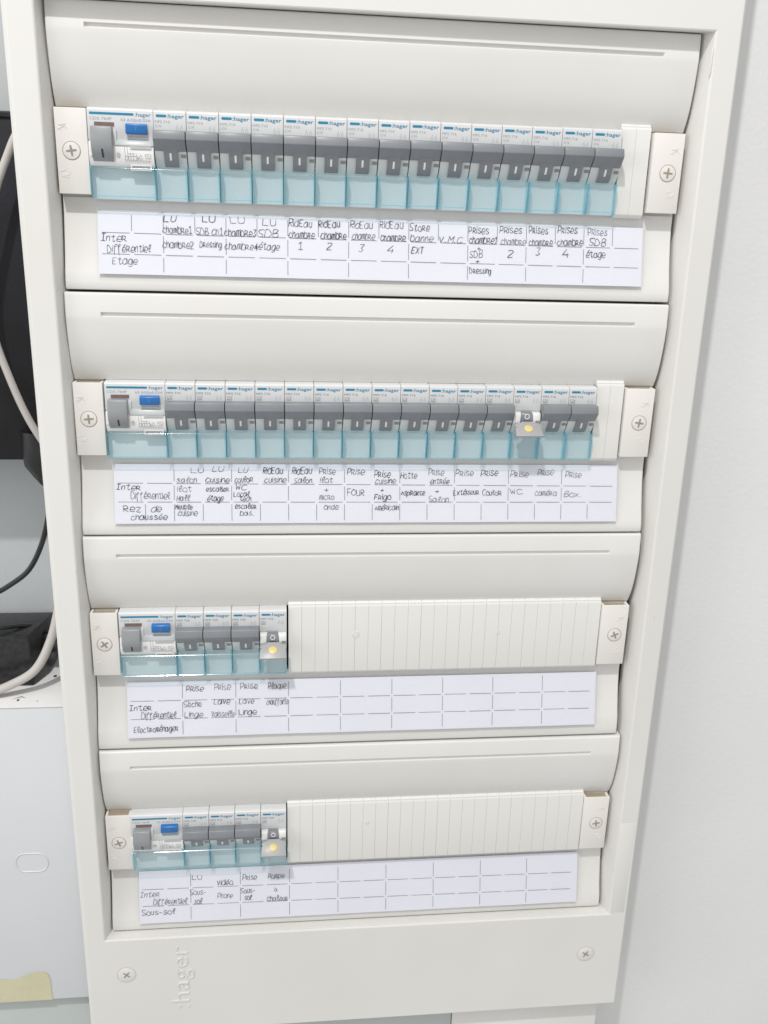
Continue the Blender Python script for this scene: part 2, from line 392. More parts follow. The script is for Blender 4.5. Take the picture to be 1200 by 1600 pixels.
def state_print(parent, typ, cur, extra):
    g = text_mb(typ, .75, 8.9, -2.95, 1.4); text_mb(cur, .85, 4.0, -5.05, 1.3, mb=g)
    if extra:
        text_mb('3000', .9, 4.0, -6.75, .8, mb=g); g.add([(.85, -.06, -6.1), (4.1, -.06, -6.1), (4.1, -.06, -6.25), (.85, -.06, -6.25)], [(0, 1, 2, 3)])
    g.build('type_lettering', M['darkink'] if extra else M['greyink'], parent)
    s = MB()
    for ox in (12.2, 14.4):
        s.ribbon([(ox, -7.0), (ox+.2, -6.1), (ox-.2, -5.7), (ox+.5, -4.9), (ox+.6, -3.9)], .17); s.ribbon([(ox+.9, -7.0), (ox+1.0, -5.9), (ox+.7, -5.2)], .15)
    s.build('circuit_symbol', M['greyink'], parent, recalc=False)
def nose_window(parent):
    MB().box(14.3, 16.9, -1.0, 1.0, -21.0, -19.2).build('contact_window', M['slotgrey'], parent)
def make_on(typ, cur, extra):
    t_ = thing('circuit_breaker', (0, 0, 0), 'x', 'circuit breaker')
    breaker_body(t_); print_blue(t_, 17.5, 7.1, 0, 0); ring_text(t_, 7.4, 16.4); state_print(t_, typ, cur, extra); nose_window(t_)
    prof = [(1.0, -7.5), (-5.9, -7.55), (-6.4, -7.9), (-7.7, -11.7), (-7.6, -12.3), (-2.6, -17.7), (-1.9, -17.9), (1, -17.9)]
    tg = MB().prism(prof, .22, 17.2).build('toggle', M['toggle'], t_, bevel=.2)
    tongue = [(1, -16.5), (-3.4, -16.6), (-2.9, -18.4), (-2.0, -20.6), (-.4, -23.2), (2.1, -25.7), (4.4, -25.9), (6, -24)]
    MB().prism(tongue, 5.2, 12.7).build('toggle_tongue', M['toggle'], tg, bevel=.15, seg=1)
    MB().prism([(-2.92, -18.9), (-2.12, -20.7), (-.95, -22.6), (-.5, -22.6), (-1.4, -20.5), (-2.4, -18.9)], 8.25, 9.35).build('on_mark', M['whiteink'], tg)
    terminal_cover(t_, 17.5)
    return t_
def make_off(typ, cur, extra):
    t_ = thing('circuit_breaker', (0, 0, 0), 'x', 'circuit breaker')
    breaker_body(t_); print_blue(t_, 17.5, 7.1, 0, 0); ring_text(t_, 7.4, 16.4); state_print(t_, typ, cur, extra)
    b = [(.5, -12.5), (-2.15, -12.9), (-3.0, -14.5), (-3.1, -17), (-2.6, -19.5), (3, -22), (4, -14)]
    tg = MB().prism(b, 4.9, 12.0).build('toggle', M['toggle'], t_, bevel=.15, seg=1)
    for x0, x1 in ((.4, 4.6), (12.4, 17.1)):
        MB().prism([(.5, -12.9), (-2.3, -13.1), (-2.9, -14.6), (-2.6, -19.3), (2, -21), (4, -14)], x0, x1).build('nose_block', M['barrel'], t_, bevel=.3)
    MB().box(14.2, 16.9, -3.1, -2.0, -19.0, -17.5).build('contact_window', M['slotgrey'], t_)
    MB().ring(8.5, -14.9, 1.15, 1.6, -3.2, -2.7, 20).build('off_mark', M['whiteink'], tg)
    MB().box(6.2, 10.9, -3.3, -2.9, -19.2, -17.5).build('toggle_slot', M['dark'], tg)
    def F(x, s_, lift=0):                      # point on the flap: s_ from its hinge outwards
        return (x, -4.2-s_*.80-lift*.6, -18.4-s_*.60+lift*.8)
    L = 11.0
    out = [(4.6, 0), (5.4, -.9), (12.2, -.9), (13.2, 0), (17.1, 1.2), (17.2, 3.4), (16.7, 4.0), (17.3, L), (0.2, L), (.5, 4.2), (1.5, 3.6), (.3, 2.6), (1.0, 1.2)]
    f = MB(); n = len(out)
    f.add([F(x, s_, 0) for x, s_ in out]+[F(x, s_, -1.5) for x, s_ in out], [tuple(range(n)), tuple(range(2*n-1, n-1, -1))]+[(k, (k+1) % n, n+(k+1) % n, n+k) for k in range(n)])
    fl = f.build('lever_flap', M['flap'], t_, bevel=.25)
    d = MB(); n = 24
    c = [(8.6+2.65*math.cos(2*math.pi*k/n), 5.0+2.7*math.sin(2*math.pi*k/n)) for k in range(n)]
    d.add([F(x, s_, .35) for x, s_ in c]+[F(x, s_, -.2) for x, s_ in c], [tuple(range(n)), tuple(range(2*n-1, n-1, -1))]+[(k, (k+1) % n, n+(k+1) % n, n+k) for k in range(n)])
    d.build('yellow_dot', M['yellow'], fl, bevel=.12)
    k_ = MB().prism([(-3, -20), (-11.2, -25.8), (3, -25.8)], 6.5, 10.8).build('lever_web', M['lever'], fl)
    terminal_cover(t_, 17.5)
    return t_
def make_rcd(typ):
    t_ = thing('differential_switch', (0, 0, 0), 'x', 'differential switch'); W = 35.0
    MB().prism([p for p in P_BODY[:5]]+[(0, -13.0), (.7, -14.2), (2.6, -14.6), (6, -26), (4.3, -27.8), (4.3, -44), (13, -44)], .12, W-.12).build('housing', M['device'], t_, bevel=.22, seg=1)
    arc = [(-1.9+9.5*(1-math.cos(math.radians(a))), -19.2-11.5*math.sin(math.radians(a))) for a in range(-26, 42, 6)]
    br = [(8, -14.2)]+arc+[(8, -27.0)]
    for x0, x1 in ((.3, 34.7),):
        bo = MB().prism(br, x0, x1).build('barrel', M['barrel'], t_, bevel=.12, seg=1)
    def B(x, z, l):
        a = math.asin(max(-1, min(1, (-19.2-z)/11.5))); return (x, -1.9+9.5*(1-math.cos(a))-l, z)
    MB().prism([(-.2, -12.6), (-.9, -13.2), (-2.2, -15.9), (1, -16.4), (2, -13)], 13.9, 34.7).build('shaded_lip', M['lipshade'], t_, bevel=.2)  # lower housing lip, its shade put into the grey colour
    MB().prism([(y-.5, z) for y, z in arc if -20.0 < z < -14.2][0:3]+[(1, -19.4), (1, -14.4)], 22.3, 33.4).build('label_window', M['greyplate'], t_)
    sk = MB(); rnd = random.Random(5)
    def rb(*pts, w=.2):
        P = []
        for a, b in zip(pts[:-1], pts[1:]): P += [(a[0]+(b[0]-a[0])*q/4, a[1]+(b[1]-a[1])*q/4) for q in range(4)]
        P.append(pts[-1]); sk.ribbon(P, w, .1, B)
    for x in (19.2, 20.6, 22.2, 23.6, 25.3): rb((x, -16.2 if x < 22 else -19.8), (x+.1, -18.5 if x < 22 else -20.6), (x+.3, -21.5), (x, -23.6))
    rb((19.2, -21.3), (26, -21.2)); rb((19.4, -23.2), (33, -23.4)); rb((21, -20), (24.5, -19.9)); rb((26.5, -22.6), (27.7, -20.3), (28.6, -22.6), (26.5, -22.4))
    rb((30, -20.2), (33, -20.1), (33.1, -22.3), (30.2, -22.2), (30, -20.2)); rb((30.6, -20.8), (32.6, -21.9))
    for x, z in ((21, -22.1), (26.0, -22.2)): sk.add([B(x+.45*math.cos(a), z+.45*math.sin(a), .12) for a in [k*math.pi/4 for k in range(8)]], [tuple(range(8))])
    for k in range(9): rb((19.6+k*1.5, -24.2), (20.3+k*1.5, -24.0+rnd.uniform(-.2, .2)), w=.25)
    sk.build('circuit_diagram', M['greyink'], bo, recalc=False)
    MB().disc(15.9, -20.6, 1.0, -2.25, -1.6, 16).build('pin_hole', M['greyplate'], bo)
    MB().disc(1.6, -20.9, .8, -2.2, -1.6, 12).build('pin_hole', M['whiteink'], bo)
    lv = [(1, -6.6), (-4.6, -6.7), (-5.2, -7.2), (-6.4, -12.0), (-6.5, -15.5), (-5.7, -18.6), (-3.9, -21.6), (-1.2, -24.2), (.8, -25.3), (5, -25.4), (5, -14)]
    lo = MB().prism(lv, 2.3, 13.4).build('lever', M['lever'], t_, bevel=.3)
    MB().prism([(-5.95, -18.3), (-4.3, -21.3), (-3.1, -22.6), (-2.6, -22.2), (-4, -20.2), (-5.2, -18.2)], 7.6, 8.6).build('on_mark', M['dark'], lo)
    MB().box(12.9, 15.2, -1.4, .8, -15.5, -7.8).build('lever_cheek', M['device'], t_, bevel=.2)
    rw = MB().box(3.6, 14.2, -.04, .9, -6.3, -4.5).build('indicator_window', M['red'], t_)
    MB().box(3.6, 14.2, -.10, .2, -4.55, -4.3).box(3.6, 4.0, -.1, .2, -6.4, -4.3).box(3.6, 14.2, -.1, .2, -6.5, -6.3).build('window_rim', M['darkink'], rw)
    bt = MB().prism([(.5, -4.5), (-2.6, -4.8), (-3.2, -5.4), (-3.2, -9.3), (-2.9, -9.9), (.5, -10.1)], 20.4, 31.6).build('test_button', M['blue'], t_, bevel=.3)
    text_mb('T', 24.9, 26.9, -7.2, 1.8, -3.28).build('test_letter', M['darkink'], bt)
    g = text_mb(typ, 1.3, 13.0, -2.55, 1.55); text_mb('63 A/I\u0394n0.03A', 17.7, 33.7, -2.75, 1.5, mb=g)
    text_mb('test mensuel', 21.2, 31.6, -11.1, .9, mb=g)
    g.build('type_lettering', M['greyink'], t_)
    MB().box(21.9, 33.2, -.6, 3.2, -28.6, -25.3).build('bezel', M['device'], t_, bevel=.2)
    MB().box(22.6, 32.4, -.72, 0, -27.7, -26.1).build('bezel_slot', M['slotgrey'], t_)
    b = MB(); b.box(1.4, 24.6, -.08, -.02, -.62, .62); b.build('brand_bar', M['teal'], t_)
    text_mb(':hager', 25.3, 33.8, .1, 2.0, bold=.006).build('brand_lettering', M['teal'], t_)
    tc = terminal_cover(t_, W)
    return t_

# row content: (what the handwriting under the device says)
ROW = [
 ['LU chambre 1', 'LU Dressing', 'LU chambre 3', 'LU SDB étage', 'Rideau chambre 1', 'Rideau chambre 2', 'Rideau chambre 3', 'Rideau chambre 4', 'Store banne EXT', 'V.M.C', 'Prises chambre 1', 'Prises chambre 2', 'Prises chambre 3', 'Prises chambre 4', 'Prises SDB étage'],
 ['LU salon', 'LU cuisine', 'LU couloir WC', 'Rideau cuisine', 'Rideau Salon', 'Prise ilot micro onde', 'Prise FOUR', 'Prise cuisine Frigo', 'Hotte Aspirante', 'Prise entrée Salon', 'Prise Extérieur', 'Prise Couloir', 'Prise WC', 'Prise caméra', 'Prise Box'],
 ['Prise Sèche Linge', 'Prise Lave Vaisselle', 'Prise Lave Linge', 'Plaque chauffante'],
 ['LU Sous-sol', 'Vidéo Phone', 'Prise Sous-sol', 'Pompe à chaleur']]
TY = [['MFS 710']*9+['MFS 716']*6, ['MFS 710']*5+['MFS 716']*10, ['MFS 720']*3+['MFS 732'], ['MFS 710', 'MFS 716', 'MFS 716', 'MFS 720']]
OFF = [set(), {12}, {3}, {3}]
ORD = ['first', 'second', 'third', 'fourth', 'fifth', 'sixth', 'seventh', 'eighth', 'ninth', 'tenth', 'eleventh', 'twelfth', 'thirteenth', 'fourteenth', 'fifteenth']
GR = 'circuit breakers clipped side by side in the four rows'
cache = {}
for i in range(4):
    key = ('rcd', 'CDS 765F' if i == 2 else 'CDS 764F')
    d = copy_tree(cache[key]) if key in cache else cache.setdefault(key, make_rcd(key[1]))
    d.location = Vector((0.1, 0, Z0[i]))*S
    tag(d, ('wide switch with blue button at the left end of the top row, above Etage',
            'wide differential switch with blue test button starting the second row, above Rez de chaussée',
            'wide differential switch marked CDS 765F with blue button, above the handwritten Electroménager',
            'wide switch with blue button starting the bottom row, above the handwritten Sous-sol')[i], 'differential switch', 'differential switches at the left end of the rows')
    for k, nm in enumerate(ROW[i]):
        off = k in OFF[i]; cur = 'C'+TY[i][k][-2:]
        key = (off, TY[i][k], i > 0)
        if key in cache: d = copy_tree(cache[key])
        else: d = cache[key] = (make_off if off else make_on)(TY[i][k], cur, i > 0)
        d.location = Vector((35+17.5*k, random.uniform(-.12, .12), Z0[i]+random.uniform(-.12, .12)))*S
        tag(d, ('%s breaker from left in %s, yellow dotted flap down, over %s' if off else '%s breaker from left in %s, toggle up, over %s') % (ORD[k], ROWN[i], nm), 'circuit breaker', GR)

# ================================================================== blanking plates
def blank(i, x0, n, label):
    t_ = thing('blanking_plate', (x0, 0, Z0[i]), label, 'blanking plate', 'cream blanking plates filling the free places')
    pr = [(8.6, 6.6), (5.6, 6.6), (4.6, 6.2), (3.2, 4.2), (3.0, 3.4), (2.5, -42.4), (2.7, -43.2), (4.4, -44.9), (8.6, -45.2)]
    me = MB().prism(pr, .03, 8.69).mesh('blank_strip', M['blank'], bevel=.11, seg=1)
    for k in range(n): link('blank_strip', me, t_, (k*8.75+random.uniform(-.02, .02), random.uniform(-.015, .015), random.uniform(-.03, .03)))
    MB().box(.2, n*8.75-.3, 3.6, 8.4, -44.0, 5.6).build('backing', M['blank'], t_)
    return t_
blank(0, 298.0, 2, 'narrow cream blanking plate of two strips closing the right end of the top row')
blank(1, 298.0, 2, 'narrow cream blanking plate of two strips closing the right end of the second row')
b3 = blank(2, 106.0, 24, 'long ribbed cream blanking plate of many strips in the third row, with two round marks')
b4 = blank(3, 105.6, 24, 'long ribbed cream blanking plate of many strips filling the right of the bottom row')
for t_, x, z in ((b3, 44.2, -16.5), (b3, 140, -16.8), (b4, 55.5, -12)):
    r_ = 2.3 if x < 50 else 1.3
    MB().ring(x, z, r_*.8, r_, 2.45, 2.9, 24).disc(x, z, r_*.75, 2.6, 2.9, 20).build('moulding_dimple', M['blank'], t_, bevel=.05)

# ================================================================== label strips with handwriting
GL = {
 'a': '472817060413334648/485443', 'b': '0b0305183846443313 04', 'c': '472817050413334 4', 'd': '4728060413 33454b43', 'e': '05454728170504133343',
 'f': '4a3b2b1810/0838', 'g': '4728060413334842200 1', 'h': '0b0306283733', 'i': '0803/0a0b', 'l': '062639 3b2b1814 2334', 'm': '080307182723272838474 3', 'n': '080306283733',
 'o': '28060423434628', 'p': '0800/0728474523 04', 'q': '472806041333484 0', 'r': '03080828 37250 5/1543', 's': '4728171635442304', 't': '2b24334 4/0848', 'u': '0804233438/3833', 'v': '082348',
 'x': '0843/4803', 'z': '08480343', 'A': '03051828 4543/0535', 'B': '030b3b3917073745330 3', 'C': '5a3b1a0613 3354', 'D': '030b2b485633 03', 'E': '4b0b0343/0737', 'F': '4b0b03/0737', 'H': '030b/4b43/0747',
 'I': '0b4b/2b23/0343', 'L': '0b0343', 'M': '030b264b43', 'N': '030b434b', 'O': '2b0805235558 2b', 'P': '030b/0b3b493606', 'R': '030b/0b3b49370747/0743', 'S': '4a3b0a1736442304', 'T': '0b4b/2b23',
 'U': '0b051333454b', 'V': '0b234b', 'W': '0b1328334b', 'X': '0b43/4b03', 'Y': '0b27/4b23', 'Z': '0b4b0343', '1': '092b23/0343', '2': '0a2b490343', '3': '0b4b27 45230 4', '4': '3b0545/3732',
 '+': '2923/0646', '.': '0313', '-': '0636', ' ': ''}
GL['é'] = GL['e']+'/2a4c'; GL['è'] = GL['e']+'/0c2a'; GL['à'] = GL['a']+'/0c2a'
STRAIGHT = set('AEFHILMTVWXZ+4-1.vxiRPN')
rw = random.Random(11)
def word(mb, txt, x0, x1, s0, surf, cap=2.9):
    strokes = []; cur = 0.0; wpen = rw.uniform(.24, .36); slant = rw.uniform(-.04, .2); rise = rw.uniform(-.02, .03)
    for ch in txt:
        g = GL.get(ch, '').replace(' ', '')
        sc = rw.uniform(.92, 1.1); dy = rw.uniform(-.35, .35); sl = slant+rw.uniform(-.07, .07); mx = 0
        for st in [s_ for s_ in g.split('/') if s_]:
            P = [(int(st[k], 16), int(st[k+1], 16)-3) for k in range(0, len(st)-1, 2)]
            mx = max(mx, max(p[0] for p in P))
            P = [(p[0]*sc+rw.uniform(-.15, .15)+p[1]*sl, (p[1]*1.22 if ch.islower() and 0 < p[1] <= 5 else p[1])*sc+dy+rw.uniform(-.15, .15)) for p in P]
            if ch in STRAIGHT and len(P) < 7:
                Q = []
                for a_, b_ in zip(P[:-1], P[1:]): Q += [(a_[0]+(b_[0]-a_[0])*t_, a_[1]+(b_[1]-a_[1])*t_) for t_ in (0, .05, .35, .65, .95)]
                P = Q+[P[-1]]
            else: P = catmull(P, 4)
            strokes.append([(cur+x, z) for x, z in P])
        cur += (mx if g else 1.6)*1.0+1.35
    if not strokes: return
    a = min(p[0] for st in strokes for p in st); b = max(p[0] for st in strokes for p in st)
    kx = (x1-x0)/max(b-a, 1.5); kz = cap/8.0
    for st in strokes:
        mb.ribbon([(x0+(x-a)*kx, -(s0)+z*kz+(x-a)*kx*rise) for x, z in st], wpen*rw.uniform(.9, 1.1), .06, surf, True)
HAND = [
 [('Inter', 2.2, 16.5, 16.3), ('Différentiel', 5.7, 29.9, 22.5), ('Etage', 8.5, 22.3, 29.1), ('LU', 37.1, 44.4, 4.5), ('chambre1', 36.6, 53.0, 10.8), ('chambre2', 36.4, 53.7, 19.2), ('LU', 58.8, 66.0, 4.0), ('SDB ch1', 55.1, 70.2, 11.5), ('Dressing', 57.1, 69.4, 18.3), ('LU', 74.2, 82.5, 4.1), ('chambre3', 71.1, 89.0, 11.6), ('chambre4', 71.2, 89.9, 19.0), ('LU', 92.7, 100.3, 4.9), ('SDB', 89.7, 101.7, 12.1), ('+étage', 88.2, 102.4, 18.7), ('RidEau', 107.6, 121.0, 5.2), ('chambre', 107.6, 122.6, 12.7), ('1', 112.9, 115.6, 18.1), ('RidEau', 124.8, 137.0, 5.2), ('chambre', 126.0, 140.8, 12.5), ('2', 129.3, 132.6, 17.8), ('RidEau', 142.9, 156.1, 5.2), ('chambre', 144.1, 157.5, 12.2), ('3', 148.0, 151.4, 18.4), ('RidEau', 160.4, 173.9, 4.7), ('chambre', 160.7, 175.5, 11.9), ('4', 164.7, 168.4, 18.3), ('Store', 177.7, 189.7, 5.6), ('banne', 178.1, 191.9, 12.7), ('EXT', 178.8, 186.4, 18.6), ('V.M.C', 195.5, 209.6, 11.7), ('Prises', 212.9, 224.8, 6.1), ('chambre1', 213.1, 229.9, 12.6), ('+', 218.1, 220.0, 15.8), ('SDB', 213.6, 221.3, 19.9), ('+', 217.2, 219.5, 23.1), ('Dressing', 213.5, 226.5, 29.1), ('Prises', 231.3, 244.8, 5.5), ('chambre', 232.2, 247.3, 12.1), ('2', 236.3, 239.8, 19.3), ('Prises', 249.0, 260.6, 5.0), ('chambre', 249.2, 263.6, 12.0), ('3', 253.3, 256.1, 17.8), ('Prises', 266.5, 278.6, 4.5), ('chambre', 266.3, 282.0, 11.5), ('4', 269.7, 273.6, 18.1), ('Prises', 284.9, 296.7, 5.1), ('SDB', 285.9, 296.2, 11.0), ('étage', 284.3, 296.1, 18.1)] ,
 [('Inter', 1.9, 16.5, 13.8), ('Différentiel', 10.7, 34.1, 19.5), ('Rez', 5.9, 16.5, 27.6), ('de', 22.7, 29.1, 27.7), ('chaussée', 10.6, 32.6, 32.6), ('LU', 47.2, 55.0, 3.1), ('salon', 38.5, 50.6, 9.4), ('ilot', 38.8, 47.4, 15.0), ('Hall', 38.3, 46.5, 20.6), ('Meuble', 37.6, 47.8, 26.0), ('cuisine', 38.9, 51.0, 30.0), ('LU', 60.0, 67.6, 2.3), ('cuisine', 56.0, 70.9, 9.4), ('escalier', 56.3, 70.2, 15.0), ('étage', 57.0, 67.0, 21.0), ('LU', 76.1, 82.3, 2.9), ('couloir', 74.0, 85.0, 9.4), ('WC', 74.8, 81.5, 14.0), ('Local', 73.3, 82.8, 18.2), ('tech', 76.9, 83.8, 21.1), ('escalier', 74.0, 87.1, 25.7), ('bas.', 77.0, 85.3, 30.1), ('RidEau', 91.2, 103.7, 3.9), ('cuisine', 92.1, 105.8, 9.5), ('RidEau', 109.2, 121.8, 4.2), ('Salon.', 110.6, 122.4, 9.9), ('Prise', 126.4, 136.4, 4.2), ('ilot', 126.8, 134.8, 9.5), ('+', 129.6, 132.0, 15.3), ('micro', 126.4, 135.6, 20.4), ('onde', 129.2, 138.5, 26.5), ('Prise', 143.8, 154.9, 4.6), ('FOUR', 143.9, 154.6, 17.8), ('Prise', 161.0, 171.4, 6.2), ('cuisine', 161.5, 174.9, 10.3), ('+', 164.8, 167.2, 15.4), ('Frigo', 161.1, 171.7, 20.2), ('Américain', 161.6, 176.5, 27.2), ('Hotte', 177.7, 188.3, 6.8), ('Aspirante', 178.2, 193.4, 17.6), ('Prise', 195.7, 205.6, 5.0), ('entrée', 196.8, 209.0, 10.3), ('+', 200.0, 202.5, 16.2), ('Salon.', 196.0, 209.6, 21.8), ('Prise', 213.0, 224.6, 5.4), ('Extérieur', 211.8, 228.4, 17.7), ('Prise', 229.4, 240.8, 5.4), ('Couloir', 230.7, 243.3, 17.7), ('Prise', 248.8, 260.6, 6.0), ('WC', 248.5, 257.1, 16.7), ('Prise', 266.8, 277.4, 4.9), ('caméra', 265.2, 279.6, 17.8), ('Prise', 285.1, 295.7, 6.2), ('Box.', 284.3, 295.6, 18.8)] ,
 [('Inter', 2.1, 16.6, 19.0), ('Différentiel', 9.8, 32.6, 24.5), ('Electroménager', 5.0, 33.7, 34.1), ('Prise', 39.4, 50.8, 6.7), ('Sèche', 37.6, 49.3, 17.3), ('Linge', 37.9, 50.3, 24.4), ('Prise', 57.9, 68.7, 6.3), ('Lave', 57.4, 68.2, 15.8), ('Vaisselle', 56.0, 71.3, 24.5), ('Prise', 75.1, 86.5, 5.9), ('Lave', 74.1, 84.1, 16.1), ('Linge', 74.0, 85.8, 23.7), ('Plaque', 93.6, 105.6, 6.3), ('chauffante', 92.4, 107.2, 17.3)] ,
 [('Inter', 1.4, 14.8, 17.6), ('Différentiel', 10.6, 34.3, 23.5), ('Sous-sol', 2.4, 25.8, 31.0), ('LU', 38.0, 44.8, 5.8), ('Sous-', 36.4, 47.3, 17.5), ('sol', 39.3, 44.9, 24.1), ('Vidéo', 55.8, 66.7, 11.2), ('Phone', 55.9, 66.6, 21.0), ('Prise', 73.6, 83.7, 8.1), ('Sous-', 72.4, 82.4, 18.0), ('sol', 74.8, 80.1, 23.3), ('Pompe', 91.7, 103.7, 7.8), ('à', 96.3, 98.3, 17.7), ('chaleur', 90.9, 105.9, 25.4)] ,
]
STRIPN = ('label strip listing chambre circuits, ending in Prises SDB étage, under the top row',
          'label strip headed Inter Différentiel Rez de chaussée, under the second breaker row',
          'label strip starting Electroménager, its right two thirds blank, under the third row',
          'lowest label strip with Sous-sol and Pompe à chaleur, above the plain panel')
def label_strip(i):
    t_ = thing('label_strip', (0, 0, Z0[i]), STRIPN[i], 'label strip', 'handwritten label strips under the breaker rows')
    L = 34.5+(0, .5, 3.2, 3.0)[i]
    W = 319.0+(0, .8, 2, 2.5)[i]
    ca, sa = .2145, .9767
    # s runs down the strip from its top edge; lift is towards the viewer
    def surf(x, z, l): s_ = -z; return (x, 6.2-s_*ca-l*sa, -50.2-s_*sa+l*ca)
    nx = 40; vs_ = []; fs = []
    for a in range(nx+1):
        x = .9+(W-.9)*a/nx; wob = .10*math.sin(a*.7+i)+.05*math.sin(a*2.1)
        for s_ in ((0, -1.8, 0, -1.6)[i], L*.5, L): vs_.append(surf(x, -s_, wob*(.3 if s_ < 1 else 1)))
    for a in range(nx):
        for b in range(2): fs.append((a*3+b, a*3+b+1, a*3+b+4, a*3+b+3))
    k = len(vs_); vs_ += [(x, y+.25, z) for x, y, z in vs_]
    fs += [tuple(reversed([q+k for q in f])) for f in fs]
    bd = [(a*3, a*3+3) for a in range(nx)]+[(a*3+2, a*3+5) for a in range(nx)]+[(0, 1), (1, 2), (nx*3, nx*3+1), (nx*3+1, nx*3+2)]
    fs += [(a, b, b+k, a+k) for a, b in bd]
    MB().add(vs_, fs).build('paper', M['paper'], t_)
    g = MB(); X = lambda c: 1.8+17.55*c; rr = (L/34.5)
    HL = ((11.6, 12.3, 23.4, 23.6), (9.8, 12.0, 21.5, 22.4), (12.6, 13.5, 25.0, 25.8), (11.9, 14.0, 24.4, 27.0))[i]
    H1 = lambda x: HL[0]+(HL[1]-HL[0])*x/W
    H2 = lambda x: HL[2]+(HL[3]-HL[2])*x/W
    def vline(c, s0, s1): g.ribbon([(X(c), -s0), (X(c)+rw.uniform(-.08, .08), -s1)], .26, .22, surf)
    if i == 0: tops, mids, bots = range(1, 18), range(2, 17, 2), range(2, 17, 2)
    elif i == 1: tops, mids, bots = range(2, 17, 2), range(2, 17, 2), range(1, 18)
    else: tops = mids = bots = range(2, 17, 2)
    if i == 0: tops = [c for c in tops]
    for c in tops: vline(c, 1.6, H1(X(c))-1.2)
    for c in mids: vline(c, H1(X(c))+1.2, H2(X(c))-1.2)
    for c in bots: vline(c, H2(X(c))+1.4, L-1.6)
    for h in (H1, H2):
        for c in range(18): g.ribbon([(X(c)+1.3, -h(X(c))), (min(X(c+1)-1.2, W-1.2), -h(X(c+1)))], .26, .22, surf)
    g.build('printed_grid', M['rule'], t_, recalc=False)
    hb = MB()
    for (txt, x0, x1, s0) in HAND[i]:
        for h in (H1, H2):
            if -.2 < s0-h(x0) < 1.9: s0 = h(x0)-.3
        cap = (3.7 if i != 1 else 3.3) if len(txt) > 1 else (4.0 if txt in '1234' else 2.6)
        if txt in ('Différentiel', 'RidEau', 'Prises', 'Prise', 'Store', 'Hotte'): cap = 4.0
        if txt in ('Rez', 'de', 'SDB', 'FOUR', 'Plaque'): cap = 3.9
        if txt in ('LU', 'V.M.C'): cap = (3.4, 2.9, 3.3, 3.3)[i]; s0 += .35 if txt == 'LU' else 0
        if txt == 'Dressing': cap = 3.2
        if txt in ('escalier', 'Meuble', 'tech', 'Local', 'bas.'): cap = 3.0
        word(hb, txt, x0, x1, s0, lambda x, z, l: surf(x, z, l+.2), cap)
    hb.build('handwriting', M['pen'], t_, recalc=False)
    # clear holder: a bent sheet clipped under the devices and running over the paper
    prof = [(8.0, -43.2), (5.2, -44.2), (4.8, -47.6), (4.4, -49.6), (surf(0, -L-1, .9)[1], surf(0, -L-1, .9)[2])]
    prof += [(prof[-1][0]+2.3, prof[-1][1]-.9)]
    bk = [(y+.35, z+.1) for y, z in reversed(prof)]
    MB().prism(prof+bk, .2, W+.6).build('clear_holder', M['clearlabel'], t_)
for i in range(4): label_strip(i)

# ================================================================== left of the enclosure: niche with a box, adapter, board and cables
bxt = thing('metal_box', (-150, 45, -612), 'white enamelled metal box with an oval knockout, standing left of the enclosure', 'metal box')
def LB(mb): mb.v = [(x+150, y-45, z+612) for x, y, z in mb.v]; return mb
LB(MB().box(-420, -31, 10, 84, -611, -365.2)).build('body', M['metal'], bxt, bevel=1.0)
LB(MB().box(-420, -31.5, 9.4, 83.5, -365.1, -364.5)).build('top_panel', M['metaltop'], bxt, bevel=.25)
def stadium(cx, cz, a, b, n=8):
    P = []
    for k in range(n+1): t_ = -math.pi/2+math.pi*k/n; P.append((cx+a+b*.8*math.cos(t_), cz+b*math.sin(t_)))
    for k in range(n+1): t_ = math.pi/2+math.pi*k/n; P.append((cx-a+b*.8*math.cos(t_), cz+b*math.sin(t_)))
    return P
o_ = stadium(-73.2, -488, 5.0, 8.0); i_ = stadium(-73.2, -488, 4.7, 7.3); n = len(o_)
kb = MB(); kb.add([(x, 9.9, z) for x, z in o_]+[(x, 9.35, z) for x, z in [(a*.5+c*.5, b*.5+d*.5) for (a, b), (c, d) in zip(o_, i_)]]+[(x, 9.95, z) for x, z in i_],
       [(k, (k+1) % n, n+(k+1) % n, n+k) for k in range(n)]+[(n+k, n+(k+1) % n, 2*n+(k+1) % n, 2*n+k) for k in range(n)])
LB(kb).build('knockout', M['metal'], bxt)
hb = MB()
for x, y in ((-57.5, 52), (-52.5, 52.5)): 
    hb.add([(x+1.3*math.cos(a), y+1.6*math.sin(a), -364.44) for a in [k*math.pi/6 for k in range(12)]], [tuple(range(12))])
for x, y, r_ in ((-74, 19, .9), (-61, 17, .45)):
    hb.add([(x+r_*math.cos(a), y+r_*math.sin(a)*1.5, -364.44) for a in [k*math.pi/6 for k in range(12)]], [tuple(range(12))])
LB(hb).build('screw_hole', M['gap'], bxt)
sc = MB(); sc.add([(-79, 19.5, -364.4), (-73, 24, -364.4), (-69, 21, -364.4), (-73, 23.0, -364.4)], [(0, 1, 2, 3)]); LB(sc).build('scratch', M['gap'], bxt)
# darker plinth below
pl = MB().box(-430, -31, 16, 84, -900, -611.6).build('plinth', M['base'], bevel=.5); tag(pl, 'grey green plinth panel under the white metal box at the lower left', 'plinth')
